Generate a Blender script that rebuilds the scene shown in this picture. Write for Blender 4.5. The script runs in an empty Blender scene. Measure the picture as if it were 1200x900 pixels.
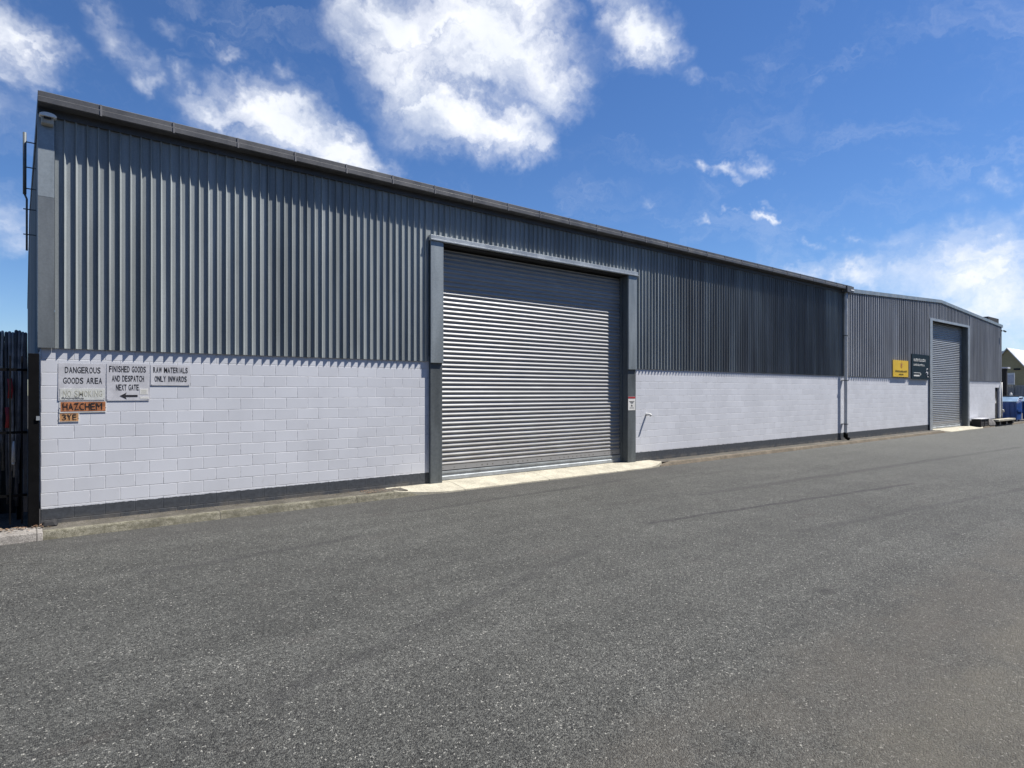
import bpy, bmesh, math, random
from mathutils import Vector, Matrix
R = math.radians
random.seed(11)
scene = bpy.context.scene
col = scene.collection

# ---------------------------------------------------------------- helpers
def tag(o, label=None, cat=None, group=None, kind=None):
    if label: o['label'] = label
    if cat: o['category'] = cat
    if group: o['group'] = group
    if kind: o['kind'] = kind
    return o

def empty(name, loc, label=None, cat=None, group=None):
    o = bpy.data.objects.new(name, None); col.objects.link(o)
    o.location = loc; o.empty_display_size = .2
    return tag(o, label, cat, group)

class MB:
    """collects shapes in WORLD coordinates"""
    def __init__(s): s.v = []; s.f = []; s.sm = []
    def add(s, vs, fs, smooth=False):
        n = len(s.v); s.v += [tuple(v) for v in vs]
        for f in fs: s.f.append(tuple(i+n for i in f)); s.sm.append(smooth)
        return s
    def box(s, x0, x1, y0, y1, z0, z1):
        vs = [(x,y,z) for z in (z0,z1) for y in (y0,y1) for x in (x0,x1)]
        return s.add(vs, [(0,2,3,1),(4,5,7,6),(0,1,5,4),(2,6,7,3),(0,4,6,2),(1,3,7,5)])
    def hexa(s, b, t):            # 4 bottom, 4 top (counter-clockwise from above)
        return s.add(list(b)+list(t), [(3,2,1,0),(4,5,6,7),(0,1,5,4),(1,2,6,5),(2,3,7,6),(3,0,4,7)])
    def prism(s, pts, axis, a, b, smooth=False):   # 2D outline extruded along an axis
        n = len(pts)
        def P(p, q):
            if axis == 'x': return (q, p[0], p[1])
            if axis == 'y': return (p[0], q, p[1])
            return (p[0], p[1], q)
        vs = [P(p,a) for p in pts] + [P(p,b) for p in pts]
        fs = [(i, (i+1)%n, n+(i+1)%n, n+i) for i in range(n)]
        s.add(vs, fs, smooth)
        s.f.append(tuple(len(s.v)-2*n+i for i in range(n))[::-1]); s.sm.append(False)
        s.f.append(tuple(len(s.v)-n+i for i in range(n))); s.sm.append(False)
        return s
    def tube(s, path, r, n=10, smooth=True, caps=True):
        path = [Vector(p) for p in path]; rings = []
        up = None
        rr = r if isinstance(r, (list, tuple)) else [r]*len(path)
        for i, p in enumerate(path):
            t = (path[min(i+1,len(path)-1)] - path[max(i-1,0)]).normalized()
            if up is None:
                up = Vector((0,0,1)) if abs(t.z) < .9 else Vector((1,0,0))
            a = t.cross(up).normalized(); b = a.cross(t).normalized(); up = b
            rings.append([p + a*rr[i]*math.cos(2*math.pi*k/n) + b*rr[i]*math.sin(2*math.pi*k/n) for k in range(n)])
        vs = [q for ring in rings for q in ring]; fs = []
        for i in range(len(path)-1):
            for k in range(n):
                fs.append((i*n+k, i*n+(k+1)%n, (i+1)*n+(k+1)%n, (i+1)*n+k))
        s.add(vs, fs, smooth)
        if caps:
            m = len(s.v) - len(vs)
            s.f.append(tuple(m+k for k in range(n))[::-1]); s.sm.append(False)
            s.f.append(tuple(m+(len(path)-1)*n+k for k in range(n))); s.sm.append(False)
        return s
    def build(s, name, m, parent=None, bevel=0, mats=None, fix=True):
        o = bpy.data.objects.new(name, None)
        me = bpy.data.meshes.new(name)
        base = Vector((0,0,0))
        if parent is not None:
            q = parent
            while q is not None: base += Vector(q.location); q = q.parent
            off = base
        else:
            xs=[v[0] for v in s.v]; ys=[v[1] for v in s.v]; zs=[v[2] for v in s.v]
            off = Vector(((min(xs)+max(xs))/2, (min(ys)+max(ys))/2, min(zs)))
        me.from_pydata([tuple(Vector(v)-off) for v in s.v], [], s.f)
        bpy.data.objects.remove(o)
        o = bpy.data.objects.new(name, me); col.objects.link(o)
        if parent is None: o.location = off
        else: o.parent = parent
        if fix or bevel:
            bm = bmesh.new(); bm.from_mesh(me)
            for f, q in zip(bm.faces, s.sm): f.smooth = q
            if fix: bmesh.ops.recalc_face_normals(bm, faces=bm.faces)
            bm.to_mesh(me); bm.free()
        else:
            me.polygons.foreach_set('use_smooth', s.sm)
        if bevel:
            md = o.modifiers.new('bevel', 'BEVEL'); md.width = bevel; md.segments = 2; md.limit_method = 'ANGLE'; md.angle_limit = R(35)
        me.materials.append(m)
        return o

# ---------------------------------------------------------------- material kit
class NT:
    def __init__(s, name):
        s.m = bpy.data.materials.new(name); s.m.use_nodes = True
        s.t = s.m.node_tree; s.n = s.t.nodes; s.b = s.n['Principled BSDF']
    def new(s, t, **k):
        q = s.n.new(t)
        for a, b in k.items(): setattr(q, a, b)
        return q
    def link(s, a, b): s.t.links.new(a, b)
    def val(s, sock, v):
        if hasattr(v, 'bl_idname') or hasattr(v, 'is_output'): s.link(v, sock)
        else: sock.default_value = v
    def geo(s): return s.new('ShaderNodeNewGeometry').outputs['Position']
    def xyz(s, v=None):
        q = s.new('ShaderNodeSeparateXYZ'); s.link(v or s.geo(), q.inputs[0]); return q.outputs
    def comb(s, x, y, z=0.):
        q = s.new('ShaderNodeCombineXYZ')
        for i, v in enumerate((x,y,z)): s.val(q.inputs[i], v)
        return q.outputs[0]
    def math(s, op, a, b=0., c=0., clamp=False):
        q = s.new('ShaderNodeMath', operation=op); q.use_clamp = clamp
        for i, v in enumerate((a,b,c)): s.val(q.inputs[i], v)
        return q.outputs[0]
    def scale(s, v, sc):
        q = s.new('ShaderNodeVectorMath', operation='MULTIPLY'); s.link(v, q.inputs[0]); q.inputs[1].default_value = sc
        return q.outputs[0]
    def noise(s, v, scale, detail=3, rough=.55, dist=0., out='Fac'):
        q = s.new('ShaderNodeTexNoise'); s.link(v, q.inputs['Vector'])
        q.inputs['Scale'].default_value = scale; q.inputs['Detail'].default_value = detail
        q.inputs['Roughness'].default_value = rough; q.inputs['Distortion'].default_value = dist
        return q.outputs[out]
    def ramp(s, f, lo, hi, a=0., b=1., smooth=True):
        q = s.new('ShaderNodeMapRange'); q.interpolation_type = 'SMOOTHSTEP' if smooth else 'LINEAR'
        s.val(q.inputs['Value'], f)
        for k, v in (('From Min',lo),('From Max',hi),('To Min',a),('To Max',b)): s.val(q.inputs[k], v)
        return q.outputs[0]
    def mix(s, f, a, b, blend='MIX'):
        q = s.new('ShaderNodeMix', data_type='RGBA', blend_type=blend)
        s.val(q.inputs[0], f)
        for i, v in ((6,a),(7,b)):
            if isinstance(v, (tuple, list)): q.inputs[i].default_value = (*v[:3], 1)
            else: s.link(v, q.inputs[i])
        return q.outputs[2]
    def bump(s, h, strength=.3, dist=.01, prev=None):
        q = s.new('ShaderNodeBump'); q.inputs['Strength'].default_value = strength; q.inputs['Distance'].default_value = dist
        s.link(h, q.inputs['Height'])
        if prev: s.link(prev, q.inputs['Normal'])
        return q.outputs[0]
    def done(s, color=None, rough=None, metal=None, normal=None, spec=None):
        if color is not None:
            if isinstance(color, tuple): s.b.inputs['Base Color'].default_value = (*color[:3],1)
            else: s.link(color, s.b.inputs['Base Color'])
        if rough is not None: s.val(s.b.inputs['Roughness'], rough)
        if metal is not None: s.val(s.b.inputs['Metallic'], metal)
        if spec is not None: s.b.inputs['Specular IOR Level'].default_value = spec
        if normal is not None: s.link(normal, s.b.inputs['Normal'])
        return s.m

def plain(name, c, rough=.6, metal=0., var=.25, scale=6., bump=.1, spec=.5, streak=False):
    k = NT(name); g = k.geo()
    v = k.scale(g, (1,1,.15)) if streak else g
    f = k.noise(v, scale, 5, .6)
    f2 = k.noise(g, scale*9, 3, .6)
    w = k.ramp(f, .3, .7, 1-var, 1+var*.5)
    w2 = k.ramp(f2, .3, .7, 1-var*.35, 1+var*.3)
    c1 = k.mix(1., c, k.comb(w,w,w), 'MULTIPLY'); c1 = k.mix(1., c1, k.comb(w2,w2,w2), 'MULTIPLY')
    return k.done(c1, k.ramp(f, .2, .8, max(rough-.1,.05), min(rough+.12,1)), metal, k.bump(f2, bump, .004), spec)

def m_cladding(name, c, dirt=True):
    k = NT(name); g = k.geo(); o = k.xyz(g)
    sheet = k.new('ShaderNodeTexWhiteNoise', noise_dimensions='1D')
    k.link(k.math('FLOOR', k.math('DIVIDE', k.math('ADD', o[0], o[1]), .852)), sheet.inputs['W'])
    s1 = k.ramp(sheet.outputs['Value'], 0, 1, .86, 1.1, False)
    st = k.ramp(k.noise(k.scale(g,(5,5,.22)), 1.3, 5, .65), .3, .72, .74, 1.13)
    big = k.ramp(k.noise(k.scale(g,(.35,.35,.5)), 1, 3, .5), .3, .7, .93, 1.05)
    speck = k.ramp(k.noise(g, 60, 3, .7), .3, .7, .92, 1.07)
    w = k.math('MULTIPLY', k.math('MULTIPLY', s1, st), k.math('MULTIPLY', big, speck))
    c1 = k.mix(1., c, k.comb(w,w,w), 'MULTIPLY')
    if dirt:      # old dull sheets between the large door and the downpipe, with runs of dark grime
        a = k.math('MULTIPLY', k.ramp(o[0], 13.6, 16.5), k.ramp(k.noise(k.scale(g,(1.6,1,.1)), 1, 4, .6), .3, .62))
        c1 = k.mix(k.math('MULTIPLY', a, .62), c1, (.10,.095,.095))
    rust = k.ramp(k.noise(k.scale(g,(2.2,2.2,.6)), 2.2, 5, .7), .70, .82)
    c1 = k.mix(k.math('MULTIPLY', rust, .35), c1, (.16,.12,.10))
    return k.done(c1, k.ramp(st, .7, 1.13, .85, .7, False), .0, k.bump(k.noise(k.scale(g,(1,1,.4)), 7, 3), .12, .004), .12)

def m_block():
    k = NT('painted_blockwork'); g = k.geo(); o = k.xyz(g)
    n_w = k.noise(g, 9, 3, .6)
    jx = k.math('ADD', k.math('SUBTRACT', o[0], .205), k.math('MULTIPLY', k.math('SUBTRACT', n_w, .5), .006))
    side = k.math('ADD', jx, o[1])
    jz = k.math('ADD', k.math('SUBTRACT', o[2], .386), k.math('MULTIPLY', k.math('SUBTRACT', n_w, .5), .008))
    uv = k.comb(k.math('ADD', side, 40.0), k.math('ADD', jz, 40.0), 0.)
    def brick(size, smooth):
        b = k.new('ShaderNodeTexBrick'); k.link(uv, b.inputs['Vector'])
        b.offset = .5; b.offset_frequency = 2; b.squash = 1
        b.inputs['Scale'].default_value = 1; b.inputs['Mortar Size'].default_value = size
        b.inputs['Mortar Smooth'].default_value = smooth; b.inputs['Bias'].default_value = 0
        b.inputs['Brick Width'].default_value = .4; b.inputs['Row Height'].default_value = .2
        b.inputs['Color1'].default_value = (0,0,0,1); b.inputs['Color2'].default_value = (1,1,1,1); b.inputs['Mortar'].default_value = (.5,.5,.5,1)
        return b
    b = brick(.0065, .6); thin = brick(.0022, .5)
    bx = k.new('ShaderNodeSeparateColor'); k.link(b.outputs['Color'], bx.inputs[0])
    per = k.ramp(bx.outputs[0], 0, 1, .95, 1.03, False)
    stain = k.ramp(k.noise(k.scale(g,(.8,.8,.5)), 1.1, 5, .6), .3, .7, .93, 1.02)
    w = k.math('MULTIPLY', per, stain)
    white = k.mix(1., (.635,.65,.69), k.comb(w,w,w), 'MULTIPLY')
    # joints: paint missed in some stretches, thick and bright in others
    gap = k.ramp(k.noise(k.scale(g,(1,1,3)), 3.1, 4, .7), .42, .62)
    white = k.mix(k.math('MULTIPLY', thin.outputs['Fac'], k.math('MULTIPLY', gap, .95)), white, (.13,.135,.15))
    white = k.mix(k.math('MULTIPLY', b.outputs['Fac'], k.math('MULTIPLY', k.math('SUBTRACT', 1., gap), .55)), white, (.85,.85,.86))
    scuff = k.ramp(k.noise(k.scale(g,(1,1,.35)), 5.5, 6, .75), .58, .74)
    low = k.ramp(o[2], 1.1, .4)
    white = k.mix(k.math('MULTIPLY', k.math('MULTIPLY', scuff, low), .42), white, (.33,.31,.28))
    # grey painted base with a ragged top edge
    edge = k.math('ADD', k.math('ADD', .352, k.math('MULTIPLY', o[0], .0016)), k.math('MULTIPLY', k.math('SUBTRACT', k.noise(g, 11, 5, .7), .5), .05))
    isb = k.math('LESS_THAN', o[2], edge)
    wb = k.ramp(k.noise(g, 14, 5, .7), .3, .75, .75, 1.2)
    base = k.mix(1., (.065,.072,.083), k.comb(wb,wb,wb), 'MULTIPLY')
    dust = k.math('MULTIPLY', k.ramp(o[2], .26, .12), k.ramp(k.noise(g, 3, 4, .7), .35, .65))
    base = k.mix(k.math('MULTIPLY', dust, .5), base, (.2,.18,.15))
    c = k.mix(isb, white, base)
    nb = k.bump(k.math('SUBTRACT', 1., b.outputs['Fac']), .75, .006)
    nb = k.bump(k.noise(g, 75, 4, .65), .28, .003, nb)
    return k.done(c, .62, 0., nb, .35)

def m_road():
    k = NT('chipseal'); g = k.geo(); o = k.xyz(g)
    vo = k.new('ShaderNodeTexVoronoi', feature='F1'); k.link(g, vo.inputs['Vector']); vo.inputs['Scale'].default_value = 108; vo.inputs['Randomness'].default_value = 1
    v2 = k.new('ShaderNodeTexVoronoi', feature='F1'); k.link(g, v2.inputs['Vector']); v2.inputs['Scale'].default_value = 66
    cs = k.new('ShaderNodeSeparateColor'); k.link(vo.outputs['Color'], cs.inputs[0])
    cs2 = k.new('ShaderNodeSeparateColor'); k.link(v2.outputs['Color'], cs2.inputs[0])
    stone = k.ramp(cs.outputs[0], .0, 1., .22, 2.0, False)
    stone = k.math('MULTIPLY', stone, k.ramp(cs2.outputs[1], 0, 1, .7, 1.3, False))
    pale = k.math('MULTIPLY', k.ramp(cs2.outputs[0], .93, .97, 0., 1.), k.ramp(cs.outputs[1], .55, .7))
    big = k.ramp(k.noise(g, .35, 5, .6), .3, .7, .86, 1.12)
    mid = k.math('MULTIPLY', k.ramp(k.noise(g, 2.6, 5, .65), .3, .7, .88, 1.1), k.math('MULTIPLY', k.ramp(k.noise(g, 17, 4, .7), .3, .7, .84, 1.15), k.ramp(k.noise(k.scale(g,(.12,1.5,1)), 1.4, 5, .65), .3, .7, .87, 1.1)))
    w = k.math('MULTIPLY', k.math('MULTIPLY', stone, big), mid)
    c = k.mix(1., (.068,.0685,.0615), k.comb(w,w,w), 'MULTIPLY')
    c = k.mix(k.math('MULTIPLY', pale, .75), c, (.46,.45,.40))
    nz = k.noise(g, .8, 4, .6); ny = k.math('ADD', o[1], k.math('MULTIPLY', k.math('SUBTRACT', nz, .5), .9))
    # worn, browner strip running along the road on the camera's side, and a bleached one beyond
    br = k.math('MULTIPLY', k.ramp(ny, -8.7, -9.35), k.ramp(k.noise(g, 1.3, 4, .65), .25, .6))
    c = k.mix(k.math('MULTIPLY', br, .5), c, (.096,.086,.070))
    wn_ = k.math('MULTIPLY', k.ramp(ny, -9.75, -10.1), k.ramp(k.noise(g, 1.1, 4, .65), .3, .6))
    c = k.mix(k.math('MULTIPLY', wn_, .4), c, (.135,.122,.092))
    red = k.ramp(k.noise(k.scale(g,(.5,1.2,1)), 1.6, 4, .6), .6, .72)
    c = k.mix(k.math('MULTIPLY', red, .14), c, (.085,.062,.055))
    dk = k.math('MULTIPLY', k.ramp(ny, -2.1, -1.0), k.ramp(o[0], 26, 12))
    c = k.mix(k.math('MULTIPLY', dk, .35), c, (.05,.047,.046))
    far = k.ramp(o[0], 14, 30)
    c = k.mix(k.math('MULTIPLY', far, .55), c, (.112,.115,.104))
    # old tyre and trench lines
    def line(x0,y0,x1,y1,w_,amt,c):
        L = math.hypot(x1-x0,y1-y0); tx,ty = (x1-x0)/L,(y1-y0)/L
        dx = k.math('SUBTRACT', o[0], x0); dy = k.math('SUBTRACT', o[1], y0)
        al = k.math('ADD', k.math('MULTIPLY', dx, tx), k.math('MULTIPLY', dy, ty))
        ac = k.math('ABSOLUTE', k.math('ADD', k.math('SUBTRACT', k.math('MULTIPLY', dy, tx), k.math('MULTIPLY', dx, ty)), k.math('MULTIPLY', k.math('SUBTRACT', k.noise(g, 1.2, 3), .5), .22)))
        f = k.math('MULTIPLY', k.ramp(ac, w_, w_*.3), k.math('MULTIPLY', k.ramp(al, 0, .15), k.ramp(al, L, L-.8)))
        f = k.math('MULTIPLY', f, k.ramp(k.noise(g, 5, 4, .7), .3, .6, .35, 1.))
        return k.mix(k.math('MULTIPLY', f, amt), c, (.032,.031,.031))
    c = line(7.72,-5.14,16.3,-6.2,.09,.9,c)
    c = line(1.2,-7.2,6.5,-5.5,.13,.36,c)
    c = line(10.5,-4.0,30,-5.2,.2,.5,c)
    c = line(9,-6.9,22,-8.6,.14,.45,c)
    c = line(1.0,-3.3,4.2,-3.1,.14,.5,c)
    c = line(5.0,-2.0,12.0,-1.6,.12,.55,c)
    # oil drips, black and soft-edged
    od = k.new('ShaderNodeTexVoronoi', feature='F1'); k.link(k.scale(g,(.8,1,1)), od.inputs['Vector']); od.inputs['Scale'].default_value = .55
    oc = k.new('ShaderNodeSeparateColor'); k.link(od.outputs['Color'], oc.inputs[0])
    of = k.math('MULTIPLY', k.ramp(k.math('ADD', od.outputs['Distance'], k.math('MULTIPLY', k.noise(g, 9, 4, .7), .07)), .105, .06), k.math('GREATER_THAN', oc.outputs[0], .55))
    c = k.mix(k.math('MULTIPLY', of, .55), c, (.022,.021,.021))
    nb = k.bump(k.math('SUBTRACT', 1., vo.outputs['Distance']), 1., .011)
    nb = k.bump(k.noise(g, 240, 2, .6), .35, .002, nb)
    return k.done(c, .78, 0., nb, .45)

def m_concrete(name, c, moss=0., var=.2, grain=.1):
    k = NT(name); g = k.geo(); o = k.xyz(g)
    f = k.ramp(k.noise(g, 2.2, 6, .65), .3, .72, 1-var, 1+var*.5)
    f2 = k.math('MULTIPLY', k.ramp(k.noise(g, 95, 3, .7), .35, .65, 1-grain*2.4, 1+grain*2.4), k.ramp(k.noise(g, 21, 4, .7), .3, .7, 1-grain*1.3, 1+grain))
    w = k.math('MULTIPLY', f, f2)
    c1 = k.mix(1., c, k.comb(w,w,w), 'MULTIPLY')
    if moss:
        ms = k.ramp(k.noise(k.scale(g,(1,1,1.5)), 11, 6, .75), .44, .64)
        c1 = k.mix(k.math('MULTIPLY', ms, moss), c1, (.075,.07,.045))
    # joints every 2.4 m
    jj = k.math('ABSOLUTE', k.math('SUBTRACT', k.math('FRACT', k.math('DIVIDE', k.math('ADD', o[0], 1.05), 2.4)), .5))
    c1 = k.mix(k.math('MULTIPLY', k.ramp(jj, .0045, .002), .7), c1, (.05,.045,.04))
    return k.done(c1, .85, 0., k.bump(k.noise(g, 90, 4, .7), .35, .004), .3)

def m_slat(name, c):
    k = NT(name); g = k.geo(); o = k.xyz(g)
    rn = k.new('ShaderNodeTexWhiteNoise', noise_dimensions='1D')
    k.link(k.math('FLOOR', k.math('DIVIDE', k.math('SUBTRACT', o[2], .44), .1)), rn.inputs['W'])
    a = k.ramp(rn.outputs['Value'], 0, 1, .90, 1.06, False)
    b = k.ramp(k.noise(k.scale(g,(.7,.7,5)), 3, 5, .65), .3, .7, .88, 1.06)
    gr_ = k.math('MULTIPLY', k.ramp(o[2], 2.0, .3), k.ramp(k.noise(k.scale(g,(1.5,1,1)), 1.5, 5, .7), .3, .7, .15, .8))
    w = k.math('MULTIPLY', a, b)
    c1 = k.mix(1., c, k.comb(w,w,w), 'MULTIPLY')
    c1 = k.mix(k.math('MULTIPLY', gr_, .45), c1, (.16,.145,.12))
    rub = k.ramp(k.noise(k.scale(g,(3,1,30)), 2.2, 4, .7), .66, .76)
    c1 = k.mix(k.math('MULTIPLY', rub, .3), c1, (.12,.12,.12))
    return k.done(c1, .52, .3, k.bump(k.noise(k.scale(g,(1,1,.5)), 2.2, 3), .10, .02), .4)

M = {}
M['clad'] = m_cladding('weathered_zinc_cladding', (.305,.333,.338))
M['clad2'] = m_cladding('weathered_zinc_cladding_far', (.36,.37,.385), False)
M['block'] = m_block()
M['road'] = m_road()
M['galv'] = plain('galvanised_steel', (.27,.305,.32), .46, .25, .22, 3, .12, streak=True)
M['galv_low'] = plain('older_galvanised_sheet', (.175,.195,.205), .5, .2, .2, 4, .12, streak=True)
M['galv_dark'] = plain('dull_galvanised_steel', (.135,.152,.158), .5, .25, .3, 2.5, .15, streak=True)
M['trim'] = plain('bright_zinc_trim', (.38,.41,.43), .45, .3, .2, 3, .08)
M['slat'] = m_slat('roller_slat_steel', (.335,.335,.332))
M['slat2'] = m_slat('roller_slat_steel_far', (.29,.305,.315))
M['gutter'] = plain('grey_gutter', (.088,.088,.091), .5, .05, .25, 3, .05)
M['fascia'] = plain('brown_grey_fascia', (.066,.067,.07), .6, 0., .2, 3, .05)
M['seam'] = plain('pale_gutter_seam', (.17,.165,.165), .5, .2, .2, 9)
M['roof'] = plain('zinc_roof', (.33,.34,.35), .5, .4, .2, 1.2)
M['dark'] = plain('near_black_interior', (.02,.02,.022), .8)
M['black'] = plain('black_gate_paint', (.0035,.0035,.004), .6, 0., .2, 8, spec=.15)
M['kerb'] = m_concrete('mossy_kerb_concrete', (.18,.17,.13), .75, .35, .16)
M['kerb2'] = m_concrete('brown_kerb_concrete', (.17,.14,.105), .6, .3, .16)
M['path'] = m_concrete('dusty_path_asphalt', (.105,.096,.082), .45, .4, .22)
M['apron'] = m_concrete('pale_apron_concrete', (.47,.44,.35), .12, .22)
M['pale'] = m_concrete('grey_crossing_concrete', (.28,.262,.24), .2, .25, .16)
M['plastic_white'] = plain('white_plastic', (.75,.74,.70), .4, 0., .08)
M['pipe'] = plain('grey_pvc', (.58,.58,.57), .45, 0., .15, 3)

# ---------------------------------------------------------------- ground
W0 = -160
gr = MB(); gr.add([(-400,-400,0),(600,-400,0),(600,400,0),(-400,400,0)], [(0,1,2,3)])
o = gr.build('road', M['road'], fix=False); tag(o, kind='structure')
KY = -.56
def kerb_run(name, x0, x1, mat, end0, end1, h=.12, w=.14):
    mb = MB(); xs = []; hs = []
    if end0: xs += [x0, x0+.55]; hs += [.025, h]
    else: xs += [x0]; hs += [h]
    n = max(1, int((x1-x0)/1.2)); a = xs[-1]; b = x1-.55 if end1 else x1
    for i in range(1, n+1): xs.append(a+(b-a)*i/n); hs.append(h*random.uniform(.93,1.03))
    if end1: xs.append(x1); hs.append(.025)
    prof = []
    for x, hh in zip(xs, hs):
        j = random.uniform(-.006,.006)
        prof.append([(x,KY+j-.01,-.01),(x,KY+j+.030,hh-.028),(x,KY+j+.042,hh-.010),(x,KY+j+.062,hh),(x,KY+w,hh),(x,KY+w,-.01)])
    vs = [p for pr in prof for p in pr]; fs = []
    for i in range(len(prof)-1):
        for q in range(5): fs.append((i*6+q, i*6+q+1, (i+1)*6+q+1, (i+1)*6+q))
    fs += [tuple(range(6)), tuple((len(prof)-1)*6+q for q in range(6))]
    mb.add(vs, fs)
    o = mb.build(name, mat); tag(o, kind='structure'); return o
kerb_run('kerb', .22, 6.35, M['kerb'], False, True)
kerb_run('kerb', 14.05, 37.4, M['kerb2'], True, True, .105)
kerb_run('kerb', 43.3, 75, M['kerb2'], True, False, .10)
def path(x0, x1, h):
    mb = MB(); mb.add([(x0,KY+.139,h-.006),(x1,KY+.139,h-.006),(x1,0.05,h+.006),(x0,0.05,h+.006)], [(0,1,2,3)])
    mb.add([(x0,KY+.139,h-.006),(x0,.05,h+.006),(x0,.05,-.05),(x0,KY+.139,-.05)], [(0,1,2,3)])
    mb.add([(x1,KY+.139,h-.006),(x1,.05,h+.006),(x1,.05,-.05),(x1,KY+.139,-.05)], [(0,1,2,3)])
    tag(mb.build('footpath', M['path'], fix=False), kind='structure')
path(.22, 6.1, .118); path(14.0, 37.0, .104); path(43.4, 49.2, .098)
mb = MB(); mb.add([(49.2,KY+.139,.092),(75,KY+.139,.092),(75,40,.092),(49.2,40,.092)], [(0,1,2,3)])
tag(mb.build('yard_pavement', M['path'], fix=False), kind='structure')
def apron(x0, x1, a, b):
    xs = [x0+(x1-x0)*i/24 for i in range(25)]; vs = []; fs = []
    for i, x in enumerate(xs):
        t = min((x-x0)/a, (x1-x)/b, 1.); e = math.sin(t*math.pi/2)
        yf = KY+.13 + (-.20)*e + random.uniform(-.008,.008)
        vs += [(x, .22, .125), (x, -.04, .124), (x, -.22, .112-.01*e), (x, yf+.03, .122-.085*e), (x, yf, .112-.085*e), (x, yf-.004, -.02)]
    for i in range(24):
        for q in range(5): fs.append((i*6+q, (i+1)*6+q, (i+1)*6+q+1, i*6+q+1))
    fs += [tuple(range(6)), tuple(24*6+q for q in range(6))]
    mb = MB(); mb.add(vs, fs)
    tag(mb.build('driveway_apron', M['apron']), kind='structure')
apron(5.8, 14.2, 1.3, .8); apron(36.85, 43.7, 1.2, .9)
# grey concrete crossing in front of the gate
mb = MB(); mb.hexa([(-7,KY-.02,-.01),(.219,KY-.02,-.01),(.219,0,-.01),(-7,0,-.01)], [(-7,KY+.02,.095),(.219,KY+.02,.115),(.219,0,.119),(-7,0,.119)])
tag(mb.build('gate_crossing', M['pale'], bevel=.012), kind='structure')
mb = MB(); mb.add([(-9,.0,.112),(.19,.0,.112),(.19,34,.112),(-9,34,.112)], [(0,1,2,3)])
tag(mb.build('yard_pavement', M['path'], fix=False), kind='structure')

# ---------------------------------------------------------------- cladding builder
def profile(x0, x1, p, y0, far=False):
    if far: rib = [(0,0),(.112,0),(.120,.038),(.126,.044),(.182,.045),(.200,.034),(.210,0)]
    else:   rib = [(0,0),(.104,0),(.109,.036),(.112,.039),(.115,.037),(.137,.001)]
    pts = []; x = x0
    while x < x1-1e-6:
        for t, d in rib:
            if x+t <= x1: pts.append((x+t, y0-d))
        x += p
    if pts[-1][0] < x1: pts.append((x1, y0))
    return pts
def clad(mb, pts, zb, zt, thick=.012, along='x'):
    f = zt if callable(zt) else (lambda x: zt)
    n = len(pts); vs = []
    for (x, y) in pts: vs += [(x,y,zb),(x,y,f(x))]
    yb = max(p[1] for p in pts)+thick
    for (x, y) in pts: vs += [(x,yb,zb),(x,yb,f(x))]
    fs = []
    for i in range(n-1):
        a, b = 2*i, 2*i+2; c, d = 2*n+2*i, 2*n+2*i+2
        fs += [(a,b,b+1,a+1), (a,c,d,b), (a+1,b+1,d+1,c+1), (c,c+1,d+1,d)]
    fs += [(0,1,2*n+1,2*n), (2*n-2, 4*n-2, 4*n-1, 2*n-1)]
    if along == 'y': vs = [(v[1], v[0], v[2]) for v in vs]
    mb.add(vs, fs)

# ---------------------------------------------------------------- the long warehouse
PY = -.022           # plane of the cladding pans
wh = empty('warehouse', (.2,0,0), 'long low warehouse of grey ribbed metal over white painted blocks with the wide roller door', 'warehouse')
mb = MB(); mb.box(.205,6.84,0,.2,0,2.86).box(13.53,26.9,0,.2,0,2.86)
mb.box(.205,.4,.2,30,0,2.86)
mb.build('block_wall', M['block'], wh)
mb = MB(); mb.box(.42,6.80,.03,.19,2.861,6.25).box(13.56,26.88,.03,.19,2.861,6.25).box(6.801,13.559,.03,.234,5.37,6.25)
mb.build('light_seal', M['dark'], wh)  # hidden dark boxes added to stop sunlight leaking in behind the lintel
mb = MB()
clad(mb, profile(.372, 6.82, .142, PY), 2.75, 6.22)
clad(mb, profile(13.56, 26.9, .142, PY), 2.75, 6.22)
clad(mb, profile(6.82, 13.56, .142, PY), 5.46, 6.22)
mb.build('front_cladding', M['clad'], wh, fix=False)
mb = MB()
def gab(y): return 6.22 + (.13*min(y,16) - (.13*max(y-16,0)))
clad(mb, profile(.17, 30, .142, .222), 2.75, gab, along='y')
mb.build('side_cladding', M['clad'], wh, fix=False)
mb = MB(); mb.box(.168,.366,-.060,-.021,4.99,6.2).box(.166,.186,-.020,.16,2.752,6.2)
cf = mb.build('corner_flashing', M['galv'], wh)
mb = MB(); mb.box(.167,.367,-.062,-.021,2.752,4.985); mb.build('lower_sheet', M['galv_low'], cf)
mb = MB(); mb.box(.172,26.42,-.068,-.012,6.185,6.35)
mb.build('fascia', M['fascia'], wh)
mb = MB()
mb.prism([(-.06,6.30),(-.245,6.30),(-.262,6.312),(-.262,6.385),(-.248,6.395),(-.240,6.398),(-.240,6.468),(-.06,6.475)], 'x', .165, 26.95)
gut = mb.build('gutter', M['gutter'], wh)
x = .93
while x < 26.6:
    mb = MB(); mb.box(x-.013,x+.013,-.270,-.250,6.295,6.39).box(x-.013,x+.013,-.250,-.236,6.39,6.474)
    mb.build('bracket', M['seam'], gut); x += .985
mb = MB(); mb.prism([(-.23,6.478),(15.98,8.47),(30.2,6.62),(30.2,6.52),(15.98,8.37),(-.23,6.44)], 'x', .19, 26.97)
mb.build('roof', M['roof'], wh)
mb = MB()
mb.hexa([(.166,-.05,6.22),(.186,-.05,6.22),(.186,16,8.34),(.166,16,8.34)], [(.166,-.05,6.49),(.186,-.05,6.49),(.186,16,8.49),(.166,16,8.49)])
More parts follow.
